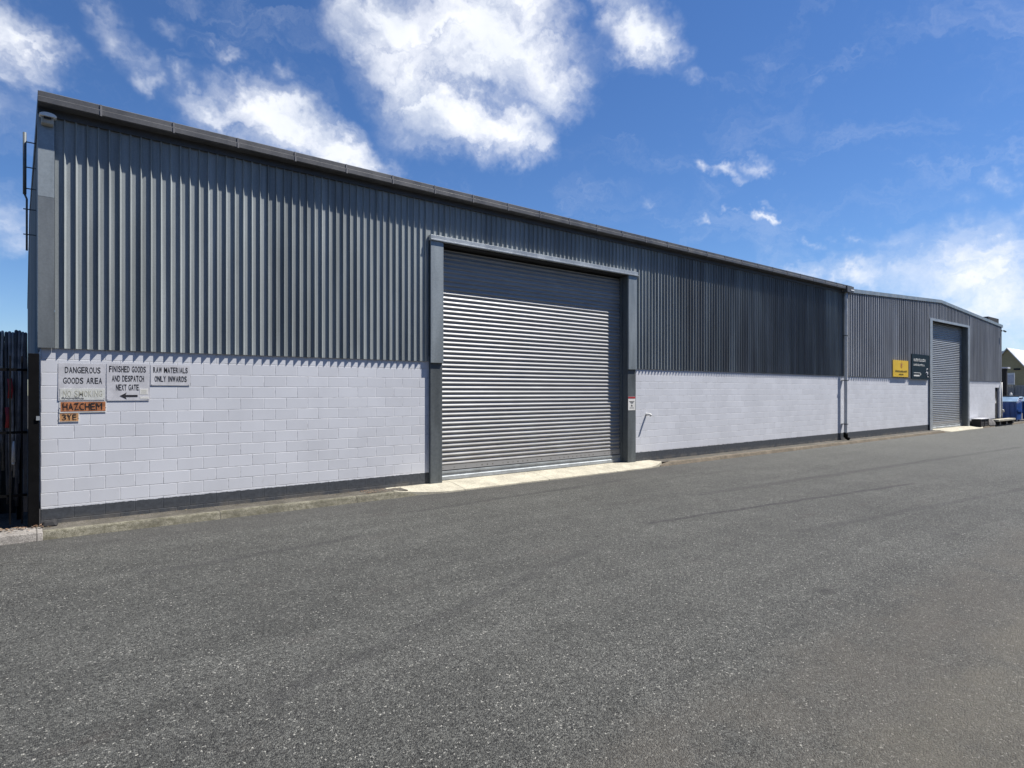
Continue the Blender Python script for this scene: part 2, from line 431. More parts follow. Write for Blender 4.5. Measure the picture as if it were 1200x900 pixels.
mb.hexa([(.166,16,8.34),(.186,16,8.34),(.186,30,6.49),(.166,30,6.49)], [(.166,16,8.49),(.186,16,8.49),(.186,30,6.66),(.166,30,6.66)])
mb.build('barge_board', M['fascia'], wh)
# back and side volume so the roof encloses something
mb = MB(); mb.box(.4,26.9,29.8,30,0,6.4); mb.box(26.9,27.0,.25,30,0,6.35)
mb.build('rear_wall', M['clad2'], wh)

def roller(parent, x0, x1, y, zb, zt, mat, pitch=.1):
    d = empty('roller_door', Vector((x0,y,zb)) - Vector(parent.location)); d.parent = parent
    mb = MB(); z = zb+.34; pts = []
    nz = int((zt - z)/pitch)
    seg = 8
    for i in range(nz*seg+1):
        t = i/seg
        pts.append((y - .0145*math.sin(2*math.pi*t) - .004*math.sin(4*math.pi*t), z + t*pitch))
    n = len(pts); vs = []
    for (yy, zz) in pts: vs += [(x0,yy,zz),(x1,yy,zz)]
    mb.add(vs, [(2*i,2*i+1,2*i+3,2*i+2) for i in range(n-1)], True)
    mb.add([(x0,y+.02,z),(x1,y+.02,z),(x1,y+.02,z+nz*pitch),(x0,y+.02,z+nz*pitch)], [(0,1,2,3)])
    mb.build('curtain', mat, d, fix=False)
    mb = MB(); mb.box(x0+.002,x1-.002,y-.008,y+.016,zb+.225,zb+.338)
    br = mb.build('bottom_lath', M['lath'], d)
    mb = MB(); mb.prism([(y+.015,zb+.01),(y-.034,zb+.01),(y-.036,zb+.085),(y-.012,zb+.10),(y-.012,zb+.15),(y-.03,zb+.165),(y-.03,zb+.20),(y+.015,zb+.205)], 'x', x0+.004, x1-.004)
    mb.build('bottom_rail', M['trim'], d)
    return d
k = NT('lath_with_rust_runs'); g = k.geo(); o_ = k.xyz(g)
sp = k.math('ABSOLUTE', k.math('SUBTRACT', k.math('FRACT', k.math('MULTIPLY', o_[0], 6.5)), .5))
sp = k.math('MULTIPLY', k.ramp(sp, .2, .05), k.math('MULTIPLY', k.ramp(o_[2], .375, .39), k.ramp(o_[2], .42, .405)))
sp = k.math('MULTIPLY', sp, k.ramp(k.noise(g, 4, 3), .35, .6))
M['lath'] = k.done(k.mix(k.math('MULTIPLY', sp, .8), (.34,.34,.34), (.09,.07,.055)), .5, .3)

# roller door one
rd = roller(wh, 7.14, 13.19, .20, .125, 5.33, M['slat'])
mb = MB(); mb.box(7.13,13.20,-.03,.6,5.32,5.365); mb.box(7.0,13.3,.236,.6,5.2,6.2)
mb.build('door_head', M['dark'], wh)
mb = MB(); mb.box(7.16,13.17,.26,.27,.0,5.4)
mb.build('door_backing', M['dark'], wh)
for (a, b, s) in ((6.84,7.14,1), (13.19,13.53,-1)):
    mb = MB(); mb.box(a,b,-.062,.24,0,5.36)
    ps = mb.build('door_post', M['galv_dark'], wh, bevel=.006)
    mb = MB(); mb.box(a-.012,b+(.0 if s<0 else 0)+.004*s,-.105,-.062,2.72,5.352)
    mb.build('flashing', M['galv'], ps, bevel=.004)
mb = MB(); mb.box(6.815,13.565,-.125,-.03,5.345,5.462)
mb.box(6.815,13.565,-.142,-.125,5.345,5.375)
mb.build('lintel_flashing', M['trim'], wh, bevel=.003)
# side door guides
mb = MB(); mb.box(7.14,7.19,.12,.235,.12,5.3); mb.build('door_guide', M['galv_dark'], wh)
mb = MB(); mb.box(13.14,13.19,.12,.235,.12,5.3); mb.build('door_guide', M['galv_dark'], wh)

# overflow spout
mb = MB(); mb.tube([(14.06,.02,1.45),(14.06,-.10,1.448),(14.06,-.15,1.44),(14.055,-.17,1.405)], .035, 12)
mb.build('overflow_spout', M['plastic_white'], wh)

# downpipe
dp = empty('downpipe', Vector((26.57,-.15,0))-Vector(wh.location)); dp.parent = wh
mb = MB(); mb.tube([(26.57,-.16,6.2),(26.57,-.15,6.0),(26.57,-.15,.35),(26.57,-.155,.24)], .068, 16)
mb.build('pipe', M['pipe'], dp)
mb = MB(); mb.prism([(26.40,6.19),(26.98,6.19),(26.98,6.44),(26.36,6.44)], 'y', -.30, -.10)
mb.build('rain_head', M['gutter'], dp)
mb = MB(); mb.box(26.70,26.985,-.315,-.302,6.26,6.31); mb.build('overflow_lip', M['plastic_white'], dp)
mb = MB(); mb.tube([(26.57,-.15,.42),(26.57,-.15,.22)], .085, 16); mb.tube([(26.57,-.14,.24),(26.66,-.25,.14)], .07, 12)
mb.build('shoe', M['black'], dp)
for z in (.75, 2.55, 4.4):
    mb = MB(); mb.box(26.49,26.65,-.225,-.0,z,z+.03); mb.build('strap', M['galv_dark'], dp)

# vent pole on side wall
vp = empty('vent_pole', Vector((.06,2.5,4.6))-Vector(wh.location)); vp.parent = wh
mb = MB(); mb.tube([(.02,2.5,5.62),(.02,2.5,6.72)], .027, 12); mb.tube([(.02,2.5,5.62),(.05,2.5,5.54),(.05,2.5,4.62)], .017, 10)
mb.build('pole', M['galv_dark'], vp)
for z in (4.9, 5.35, 5.72, 6.1, 6.55):
    mb = MB(); mb.box(.0,.20,2.49,2.51,z,z+.016); mb.build('standoff', M['galv_dark'], vp)

# ---------------------------------------------------------------- far gabled warehouse
g2 = empty('gabled_warehouse', (26.91,0,0), 'far shallow gabled warehouse with a tall narrow roller door beyond the downpipe', 'warehouse')
def gz(x):
    if x < 38: return 6.41 + (x-27)/11*.54
    return 6.95 - (x-38)/11.2*.57
mb = MB(); mb.box(26.91,36.47,.0,.2,0,2.86).box(42.72,47.98,0,.2,0,2.86).box(48.88,49.25,0,.2,0,2.86).box(47.98,48.88,0,.2,2.36,2.86).box(49.05,49.25,.2,30,0,2.86)
mb.build('block_wall', M['block'], g2)
mb = MB()
clad(mb, profile(26.92, 36.44, .23, PY, True), 2.75, lambda x: gz(x)-.1)
clad(mb, profile(42.76, 49.22, .23, PY, True), 2.75, lambda x: gz(x)-.1)
clad(mb, profile(36.44, 42.76, .23, PY, True), 5.86, lambda x: gz(x)-.1)
mb.build('front_cladding', M['clad2'], g2, fix=False)
mb = MB()
for (a, b) in ((26.99,38),(38,49.3)):
    mb.hexa([(a,-.10,gz(a)-.16),(b,-.10,gz(b)-.16),(b,-.03,gz(b)-.16),(a,-.03,gz(a)-.16)], [(a,-.10,gz(a)),(b,-.10,gz(b)),(b,-.03,gz(b)),(a,-.03,gz(a))])
mb.build('barge_flashing', M['galv'], g2)
mb = MB()
for (a, b) in ((26.99,38),(38,49.3)):
    mb.hexa([(a,-.028,gz(a)-.09),(b,-.028,gz(b)-.09),(b,30,gz(b)-.09),(a,30,gz(a)-.09)], [(a,-.028,gz(a)-.004),(b,-.028,gz(b)-.004),(b,30,gz(b)-.004),(a,30,gz(a)-.004)])
mb.build('roof', M['roof'], g2)
mb = MB(); mb.box(49.0,49.22,.02,30,2.862,6.28); mb.build('side_cladding', M['clad2'], g2)
roller(g2, 36.87, 42.42, .22, .125, 5.80, M['slat2'])
mb = MB(); mb.box(36.7,42.6,.26,.5,0,6.2).box(36.46,42.74,-.018,.255,5.801,6.25).box(26.95,36.45,.02,.19,2.87,6.25).box(42.75,49.0,.02,.19,2.87,6.2); mb.build('light_seal', M['dark'], g2)  # added dark boxes behind this cladding too, closing light gaps
for (a, b) in ((36.50,36.87),(42.42,42.70)):
    mb = MB(); mb.box(a,b,-.04,.25,0,5.80); mb.build('door_post', M['galv_dark'], g2)
mb = MB()
mb.box(36.46,36.80,-.075,-.041,.12,5.90).box(42.52,42.74,-.075,-.041,.12,5.90).box(36.80,42.52,-.075,-.02,5.78,5.90)
mb.build('door_frame', M['trim'], g2)
dr = MB(); dr.box(47.99,48.87,.08,.12,.12,2.35); dd = dr.build('side_door', M['dark'], g2)
mb = MB(); mb.box(48.28,48.5,.066,.079,1.36,1.52); mb.prism([(48.33,1.52),(48.45,1.52),(48.39,1.72)],'y',.066,.079); mb.build('notice', M['plastic_white'], dd)
mb = MB(); mb.box(48.02,48.07,.05,.078,1.0,1.12); mb.build('handle', M['galv'], dd)
mb = MB(); mb.tube([(49.06,-.08,2.7),(49.06,-.08,.12)], .05, 10); mb.tube([(49.06,-.08,.95),(49.05,-.17,.93),(49.05,-.2,.80)], .045, 8)
mb.build('downpipe', M['plastic_white'], g2)
mb = MB(); mb.box(47.2,49.42,.15,.7,6.2,6.80); mb.build('roof_vent', M['dark'], g2)

# ---------------------------------------------------------------- small fixtures
# floodlight at the gutter end
M['cream'] = plain('aged_cream_plastic', (.42,.41,.36), .5, 0., .15, 20)
fl = empty('floodlight', (.28,-.07,6.04), 'small cream wall light with white hood under the gutter end at the left corner', 'wall light')
mb = MB(); mb.prism([(-.07-.0,6.03),(-.15,6.045),(-.165,6.12),(-.15,6.15),(-.07,6.15)], 'x', .205, .355); mb.build('housing', M['cream'], fl, bevel=.012)
mb = MB()
arc = [(.19+ .095+ .105*math.cos(t), 6.15+.048*math.sin(t)) for t in [math.pi*i/8 for i in range(9)]]
mb.prism(arc + [(.285-.085,6.138),(.285+.085,6.138)][::1], 'y', -.20, -.072); mb.build('hood', M['plastic_white'], fl, bevel=.004)
mb = MB(); mb.box(.235,.325,-.178,-.166,6.105,6.135); mb.build('lens', M['dark'], fl)
cm = empty('security_camera', (49.05,-.1,5.9), 'small dark security camera high on the far right corner of the gabled warehouse', 'security camera')
mb = MB(); mb.box(48.95,49.1,-.09,-.05,5.95,6.05); mb.build('bracket', M['dark'], cm)
mb = MB(); mb.tube([(49.02,-.09,6.0),(49.05,-.22,5.97)], .02, 8); mb.build('arm', M['dark'], cm)
mb = MB(); mb.tube([(48.85,-.25,5.97),(49.12,-.28,5.93)], .05, 12); mb.build('body', M['galv_dark'], cm)

# ---------------------------------------------------------------- lettering
def letters(txt, x0, x1, z0, z1, y, m, parent, bold=.0, name='lettering', shear=0., depth=.0012):
    wt = [({'I':.42,' ':.55,'M':1.36,'W':1.25,'N':1.05}.get(c, 1.)) for c in txt]
    gap = .17; tot_w = sum(wt)+gap*(len(txt)-1); cell = (x1-x0)/tot_w; cx = x0
    mb = MB()
    for c, w_ in zip(txt, wt):
        if c != ' ':
            cu = bpy.data.curves.new('t', 'FONT'); cu.body = c; cu.offset = bold*1.4; cu.extrude = .01; cu.resolution_u = 3
            to = bpy.data.objects.new('t', cu); col.objects.link(to)
            bpy.context.view_layer.update()
            me = bpy.data.meshes.new_from_object(to.evaluated_get(bpy.context.evaluated_depsgraph_get()))
            bpy.data.objects.remove(to); bpy.data.curves.remove(cu)
            xs = [v.co.x for v in me.vertices]; ys = [v.co.y for v in me.vertices]
            ax, bx, ay, by = min(xs), max(xs), min(ys), max(ys); ww = cell*w_*(.5 if c == 'I' else 1); ox = (cell*w_-ww)/2
            mb.add([(cx+ox+(v.co.x-ax)/(bx-ax)*ww, y - (depth if v.co.z > 0 else 0), z0+(v.co.y-ay)/(by-ay)*(z1-z0)) for v in me.vertices], [tuple(p.vertices) for p in me.polygons])
            bpy.data.meshes.remove(me)
        cx += cell*(w_+gap)
    return mb.build(name, m, parent, fix=False)

def ys_(z, z0, z1, yt=-.003, yb=-.008, th=.002):
    t = (z1-z)/(z1-z0); return yt+(yb-yt)*t*t-th-.0004

def board(mb, x0, x1, z0, z1, yt=-.003, yb=-.008, th=.002):
    # sheet-metal plate fixed at the top and standing slightly off the wall below
    n = 6; vs = []; fs = []
    for i in range(n+1):
        z = z1+(z0-z1)*i/n; yy = yt+(yb-yt)*(i/n)**2
        vs += [(x0,yy,z),(x1,yy,z),(x1,yy-th,z),(x0,yy-th,z)]
    for i in range(n):
        a, b = 4*i, 4*i+4
        fs += [(a+3,a+2,b+2,b+3),(a,b,b+1,a+1),(a,a+3,b+3,b),(a+1,b+1,b+2,a+2)]
    fs += [(0,1,2,3),(4*n+3,4*n+2,4*n+1,4*n)]
    mb.add(vs, fs); return mb
M['sign_grey'] = plain('chalky_grey_sign', (.56,.56,.585), .55, 0., .14, 5)
M['ink'] = plain('black_sign_ink', (.025,.025,.03), .5, 0., .3, 30)
M['ink_faded'] = plain('faded_yellow_ink', (.47,.47,.40), .6, 0., .2, 30)
M['sticker'] = plain('yellowed_white_sticker', (.63,.64,.60), .5, 0., .15, 12)
M['orange'] = plain('weathered_orange_plate', (.42,.16,.065), .55, 0., .45, 9)
M['orange2'] = plain('faded_orange_plate', (.50,.27,.12), .55, 0., .35, 12)
M['screw'] = plain('bolt_head', (.2,.2,.2), .5, .4)
s1 = empty('dangerous_goods_sign', (.71,-.01,1.96), 'grey plate reading DANGEROUS GOODS AREA above a faded NO SMOKING strip', 'sign')
board(MB(), .412, 1.008, 1.965, 2.53, -.003, -.008).build('plate', M['sign_grey'], s1)
letters('DANGEROUS', .494, .944, 2.383, 2.478, ys_(2.383,1.965,2.53), M['ink'], s1, .008)
letters('GOODS AREA', .472, .964, 2.222, 2.316, ys_(2.222,1.965,2.53), M['ink'], s1, .008)
mb = MB(); mb.box(.43,1.0,-.0112,-.005,1.975,2.147)
stp = mb.build('faded_strip', M['sticker'], s1)
letters('NO SMOKING', .47, .965, 2.022, 2.118, -.0114, M['ink_faded'], s1, .01)
mb = MB(); random.seed(5)
for i in range(26):      # scribbled ink low on the strip
    xx = .455+i*.0107; z = 1.985+random.uniform(0,.012); h = random.uniform(.01,.028)
    mb.box(xx, xx+.006, -.0134, -.0113, z, z+h)
mb.build('scribble', M['screw'], s1)
s2 = empty('finished_goods_sign', (1.315,-.01,1.955), 'grey plate reading FINISHED GOODS AND DESPATCH NEXT GATE over a black left arrow', 'sign')
board(MB(), 1.022, 1.608, 1.958, 2.542, -.003, -.008).build('plate', M['sign_grey'], s2)
letters('FINISHED GOODS', 1.055, 1.555, 2.408, 2.507, ys_(2.408,1.958,2.542), M['ink'], s2, .012)
letters('AND DESPATCH', 1.093, 1.529, 2.26, 2.357, ys_(2.26,1.958,2.542), M['ink'], s2, .012)
letters('NEXT GATE', 1.147, 1.456, 2.12, 2.216, ys_(2.12,1.958,2.542), M['ink'], s2, .012)
mb = MB(); mb.prism([(1.197,2.033),(1.29,2.087),(1.275,2.049),(1.44,2.049),(1.44,2.017),(1.275,2.017),(1.29,1.979)], 'y', -.0118, -.008); mb.build('arrow', M['ink'], s2)
mb = MB(); mb.box(1.47,1.585,-.0105,-.005,2.055,2.148).box(1.475,1.598,-.0122,-.007,1.985,2.022); stk = mb.build('paper_stickers', M['plastic_white'], s2)
mb = MB()
for z in (2.075,2.095,2.115): mb.box(1.487,1.565,-.0113,-.0106,z,z+.007)
mb.build('fine_print', M['ink_faded'], s2)
s3 = empty('raw_materials_sign', (1.91,-.01,2.2), 'small grey plate reading RAW MATERIALS ONLY INWARDS, right of the other wall signs', 'sign')
board(MB(), 1.622, 2.2, 2.203, 2.54, -.003, -.008).build('plate', M['sign_grey'], s3)
letters('RAW MATERIALS', 1.66, 2.165, 2.408, 2.502, ys_(2.408,2.203,2.54), M['ink'], s3, .012)
letters('ONLY INWARDS', 1.68, 2.15, 2.262, 2.358, ys_(2.262,2.203,2.54), M['ink'], s3, .012)
s4 = empty('hazchem_sign', (.72,-.01,1.785), 'weathered orange plate reading HAZCHEM in dark letters', 'sign')
board(MB(), .426, 1.02, 1.782, 1.955, -.003, -.008).build('plate', M['plastic_white'], s4)
board(MB(), .44, 1.008, 1.80, 1.945, -.0045, -.0098).build('orange_face', M['orange'], s4)
letters('HAZCHEM', .468, .965, 1.818, 1.928, ys_(1.81,1.80,1.945,-.0045,-.0098), M['ink'], s4, .0)
s5 = empty('hazard_code_sign', (.545,-.01,1.645), 'little orange plate reading 3YE under the HAZCHEM plate', 'sign')
board(MB(), .42, .672, 1.642, 1.778, -.003, -.008).build('plate', M['plastic_white'], s5)
board(MB(), .43, .662, 1.652, 1.77, -.0045, -.0098).build('orange_face', M['orange2'], s5)
letters('3', .458, .51, 1.668, 1.758, ys_(1.665,1.652,1.77,-.0045,-.0098), M['ink'], s5, .0)
letters('Y', .52, .576, 1.668, 1.758, ys_(1.665,1.652,1.77,-.0045,-.0098), M['ink'], s5, .02)
letters('E', .588, .636, 1.668, 1.758, ys_(1.665,1.652,1.77,-.0045,-.0098), M['ink'], s5, .0)
for (sg, x0, x1, z0, z1) in ((s1,.43,.99,2.0,2.51),(s2,1.04,1.59,1.98,2.52),(s3,1.64,2.18,2.22,2.52),(s4,.435,1.012,1.86,1.87),(s5,.427,.664,1.70,1.71)):
    for xx in (x0, x1):
        for zz in (z0,):
            mb = MB(); mb.tube([(xx,-.003,zz),(xx,-.0135,zz)], .006, 8); mb.build('bolt', M['sign_grey'], sg)
# notice on the door post
M['red'] = plain('red_sign_band', (.42,.03,.035), .5, 0., .15)
s6 = empty('door_notice', (13.33,-.07,1.58), 'small white notice with a red band on the right post of the wide door', 'notice')
mb = MB(); mb.box(13.20,13.50,-.068,-.0635,1.58,1.96); mb.build('plate', M['plastic_white'], s6)
mb = MB(); mb.box(13.202,13.498,-.0715,-.0685,1.91,1.958); mb.build('red_band', M['red'], s6)
mb = MB(); random.seed(3)
for (z, a, b) in ((1.82,13.24,13.46),(1.795,13.28,13.42),(1.77,13.31,13.40),(1.64,13.26,13.44)):
    mb.box(a,b,-.0705,-.0685,z,z+.012)
mb.prism([(13.31,1.69),(13.39,1.69),(13.35,1.75)],'y',-.0705,-.0685)
mb.build('fine_print', M['ink'], s6)

# yellow sign, far: the words are too small to read, so the strokes stay word-like marks
def marks(mb, x0, x1, z0, z1, y, gaps=.35, seed=1):
    rnd = random.Random(seed); x = x0; h = z1-z0
    while x < x1-.02:
        w_ = rnd.uniform(.045,.08)
        if rnd.random() < .14: x += .02; continue
        q = rnd.random(); hh = h*(1 if rnd.random()<.3 else .78)
        mb.box(x, x+w_*.3, y-.004, y, z0, z0+hh)
        if q < .6: mb.box(x+w_*.3, min(x+w_,x1), y-.004, y, z0+hh*.78, z0+hh)
        if q > .3: mb.box(x+w_*.3, min(x+w_*.9,x1), y-.004, y, z0, z0+hh*.2)
        x += w_+.001
M['yellow'] = plain('yellow_sign_paint', (.72,.47,.03), .45, 0., .08, 2)
M['navy'] = plain('dark_blue_green_sign', (.010,.024,.035), .6, 0., .15, 2, spec=.12)
ys = empty('yellow_sign', (32.5,-.07,2.78), 'yellow rectangular sign with small dark emblem and two text lines on the gabled warehouse', 'sign')
mb = MB(); mb.box(31.62,33.46,-.096,-.070,2.80,3.58); mb.build('panel', M['yellow'], ys)
mb = MB(); marks(mb, 31.85, 33.30, 3.02, 3.11, -.0975, seed=4); mb.build('text_line', M['ink'], ys); mb = MB(); marks(mb, 32.3, 32.85, 2.88, 2.95, -.0975, seed=7); mb.build('text_line', M['ink'], ys)
mb = MB(); mb.tube([(32.6,-.0975,3.37),(32.6,-.102,3.37)], .085, 6, False); mb.prism([(32.52,3.27),(32.68,3.27),(32.6,3.21)],'y',-.102,-.0975)
for a in (0,72,144,216,288): mb.box(32.6+.16*math.sin(R(a))-.018, 32.6+.16*math.sin(R(a))+.018, -.102,-.0975, 3.38+.12*math.cos(R(a))-.012, 3.38+.12*math.cos(R(a))+.012)
mb.build('emblem', M['orange'], ys)
ns = empty('dark_sign', (35,-.07,2.7), 'dark blue green sign with white text lines left of the narrow roller door', 'sign')
mb = MB(); mb.box(33.9,36.22,-.096,-.070,2.72,3.95); mb.build('panel', M['navy'], ns)
mb = MB(); marks(mb, 34.12, 35.75, 3.60, 3.74, -.0975, seed=9); mb.build('text_line', M['plastic_white'], ns); mb = MB(); marks(mb, 34.12, 35.6, 3.38, 3.48, -.0975, seed=12); mb.build('text_line', M['plastic_white'], ns)
mb = MB(); mb.box(34.15,35.0,-.102,-.0975,3.02,3.045).box(34.15,34.9,-.102,-.0975,2.86,2.93).prism([(35.0,3.045),(35.12,2.98),(35.02,2.9),(34.99,2.92),(35.05,2.98),(34.98,3.02)],'y',-.102,-.0975); mb.build('underline', M['plastic_white'], ns)
mb = MB()
for (cx, cz, r) in ((35.95,3.16,.10),(36.0,2.93,.09)):
    ps = [(cx+r*math.cos(t), -.100, cz+r*math.sin(t)) for t in [R(40+i*30) for i in range(10)]]
    mb.tube(ps, .018, 6)
mb.tube([(35.75,-.100,3.02),(35.85,-.100,3.1),(35.95,-.100,3.03)], .018, 6)
mb.build('emblem', M['sign_grey'], ns)

# ---------------------------------------------------------------- gate on the left
gt = empty('gate', (.13,.05,.1), 'black steel gate with thin pickets hung beside the left end of the block wall', 'gate')
mb = MB(); mb.box(.055,.185,-.10,.03,.11,2.66); mb.build('post', M['black'], gt, bevel=.004)
for z in (.585, 1.505, 2.42):
    mb = MB(); mb.box(-3.4,.05,.03,.06,z-.018,z+.018); mb.build('rail', M['black'], gt)
x = -.014; i = 0
while x > -3.4:
    mb = MB(); mb.box(x-.010,x+.010,.012,.029,.17,2.62); mb.build('picket', M['black'], gt); x -= .135
M['stile'] = plain('grey_gate_stile', (.12,.12,.125), .6, 0., .2)
mb = MB(); mb.box(.001,.05,.065,.12,.33,2.60); mb.build('stile', M['stile'], gt)
mb = MB(); mb.box(.148,.192,-.118,-.101,1.68,1.74); mb.build('lock_plate', M['trim'], gt)
mb = MB(); mb.box(.07,.20,-.02,-.004,.12,.36); mb.build('bottom_bracket', M['stile'], gt)

# hoses over a rack behind the gate
rk = empty('hose_rack', (-.5,.8,.11), 'dark steel rack with a high beam behind the black gate', 'rack')
mb = MB(); mb.box(-1.6,.0,.77,.83,2.88,2.95); mb.build('beam', M['black'], rk)
for xx in (-1.55,-.05):
    mb = MB(); mb.box(xx-.03,xx+.03,.77,.83,.11,2.88); mb.build('upright', M['black'], rk)
M['hose'] = plain('dusty_grey_hose', (.21,.21,.215), .6, 0., .45, 7, .3)
M['hose2'] = plain('dark_grey_hose', (.075,.075,.08), .55, 0., .35, 7, .3)
M['hose3'] = plain('mid_grey_hose', (.30,.30,.29), .6, 0., .35, 7, .3)
M['redhose'] = plain('dull_red_hose', (.38,.035,.04), .6, 0., .3, 7, .2)
hoses = [(-.46,'hose2',.0,.3),(-.42,'hose',.02,.5),(-.375,'hose2',-.02,.4),(-.335,'hose',.03,.8),(-.29,'hose2',.0,.5),(-.25,'hose3',-.02,1.2),(-.205,'hose2',.02,.4),(-.165,'hose',.0,.55),(-.125,'hose3',-.015,.9),(-.085,'hose2',.01,.35),(-.045,'hose',-.03,.7),(-.005,'hose3',-.11,.8),(.03,'hose2',-.13,.45)]
HL = {-.25:'pale grey hose draped short over the rack behind the gate', -.125:'pale grey hose draped near the middle of the rack behind the gate', -.005:'pale grey hose sagging leftward at the right end of the rack'}
random.seed(21)
for (hx, mt, lean, zb) in hoses:
    r = .019+random.uniform(0,.004); top = 2.97+random.uniform(-.02,.03); p = []
    for t in range(9):
        a = math.pi*t/8
        p.append((hx, .8+.075*math.cos(a)*-1, top+.075*math.sin(a)-.02))
    front = []
    for j in range(9, 0, -1):
        f = j/9; front.append((hx+lean*f*1.0+.006*math.sin(f*9+hx*40), .725-.015*math.sin(f*3), top-.02-(top-zb)*f))
    back = [(hx+.004, .875+.01, top-.02-(top-.9)*j/4) for j in range(1,5)]
    mb = MB(); mb.tube(front+p+back, r, 8)
    lab = HL.get(hx) or ('dark grey hose hanging over the rack beam among the paler ones' if mt=='hose2' else 'dusty mid grey hose hanging over the rack beam behind the gate')
    tag(mb.build('hose', M[mt], fix=False), lab, 'hose', 'hoses draped over the rack')
for (hx, z0, z1) in ((-.16,2.0,2.3),(-.19,1.55,1.86)):
    mb = MB(); mb.tube([(hx,.69,z0),(hx+.012,.685,(z0+z1)/2),(hx-.005,.69,z1)], .03, 8)
    tag(mb.build('red_hose_end', M['redhose'], fix=False), 'dull red hose end hanging %s on the rack behind the gate' % ('highest' if z0 > 1.9 else 'lower'), 'hose end', 'red hose ends')
mb = MB(); mb.tube([(-.12,.66,1.02),(-.115,.66,1.34)], [.028,.012], 8); mb.tube([(-.12,.66,.98),(-.12,.66,1.02)], .02, 8)
tag(mb.build('white_bottle', M['plastic_white'], fix=False), 'slim white tapered bottle hanging among the hoses behind the gate', 'bottle')
# dark tarpaulin covered stack
random.seed(8)
mb = MB(); nx, nz = 34, 10; vs = []; fs = []
for j in range(nz+1):
    for i in range(nx+1):
        x = -3.6+3.5*i/nx; z = .11+2.72*j/nz
        y = 1.55 + .06*math.sin(x*7+z) + .05*math.sin(x*17.3-z*2) + .12*(j/nz)**3 + random.uniform(-.02,.02)
        vs.append((x,y,z))
m0 = len(vs)
for j in range(nz): 
    for i in range(nx): a=j*(nx+1)+i; fs.append((a,a+1,a+nx+2,a+nx+1))
b0 = len(vs)
for i in range(nx+1): x=-3.6+3.5*i/nx; vs.append((x,3.6,2.75+.05*math.sin(x*5)))
for i in range(nx+1): x=-3.6+3.5*i/nx; vs.append((x,3.65,.11))
for i in range(nx): a=nz*(nx+1)+i; fs.append((a,a+1,b0+i+1,b0+i)); fs.append((b0+i,b0+i+1,b0+nx+2+i,b0+nx+1+i))
for i in (0,nx):
    fs.append(tuple([j*(nx+1)+i for j in range(nz+1)]+[b0+i,b0+nx+1+i]))
mb.add(vs, fs, True)
M['tarp'] = plain('black_green_tarpaulin', (.018,.024,.024), .45, 0., .4, 3, .3)
tag(mb.build('covered_stack', M['tarp']), 'tall stack under a black green tarpaulin in the yard behind the gate', 'covered stack')

# litter
M['leaf'] = None
k = NT('dry_leaves_and_grit'); inf = k.new('ShaderNodeNewGeometry')
rp = k.new('ShaderNodeValToRGB'); k.link(inf.outputs['Random Per Island'], rp.inputs[0])
e = rp.color_ramp.elements; e[0].color = (.10,.055,.03,1); e[1].color = (.45,.40,.33,1)
for p_, c_ in ((.3,(.22,.12,.07,1)),(.55,(.33,.24,.15,1)),(.8,(.06,.05,.045,1))):
    q = rp.color_ramp.elements.new(p_); q.color = c_
M['leaf'] = k.done(rp.outputs[0], .8)
def litter(name, n, area, zf, lab, smin=.012, smax=.04):
    mb = MB()
    for i in range(n):
        x, y = area(); z = zf(x,y)+random.uniform(.003,.02); s = random.uniform(smin,smax); a = random.uniform(0,6.3); t = random.uniform(-.5,.5)
        pts = []
        for (u, v, w_) in ((-1,0,0),(-.3,.45,.25),(.5,.4,.3),(1,0,.1),(.4,-.45,.2),(-.4,-.4,.15)):
            X = u*math.cos(a)-v*math.sin(a); Y = u*math.sin(a)+v*math.cos(a)
            pts.append((x+X*s, y+Y*s, z+w_*s*.8+t*s*X*.6))
        mb.add(pts, [(0,1,2,3,4,5)])
    tag(mb.build(name, M['leaf'], fix=False), lab, 'litter', kind='stuff')
litter('leaf_litter', 420, lambda: (random.uniform(-1.4,.36)**1, -.02-abs(random.gauss(0,.13))), lambda x,y: .122, 'dry leaves and grit blown under the gate', .012, .036)
litter('path_debris', 110, lambda: (5.2+abs(random.gauss(0,.35)), random.uniform(-.40,-.05)), lambda x,y: .122, 'brown grit and leaf scraps on the path beside the pale apron', .008, .025)
litter('wall_debris', 260, lambda: (random.uniform(.3,36), -.03-abs(random.gauss(0,.05))), lambda x,y: .116, 'fine grit and leaf scraps gathered along the foot of the wall', .006, .018)
mb = MB(); mb.hexa([(.21,-.2,.12),(.40,-.22,.12),(.42,-.05,.12),(.2,-.04,.12)], [(.24,-.17,.19),(.36,-.18,.2),(.38,-.08,.22),(.23,-.07,.18)])
tag(mb.build('broken_block', M['dark'], bevel=.02), 'dark broken lump of concrete at the left foot of the block wall', 'rubble')

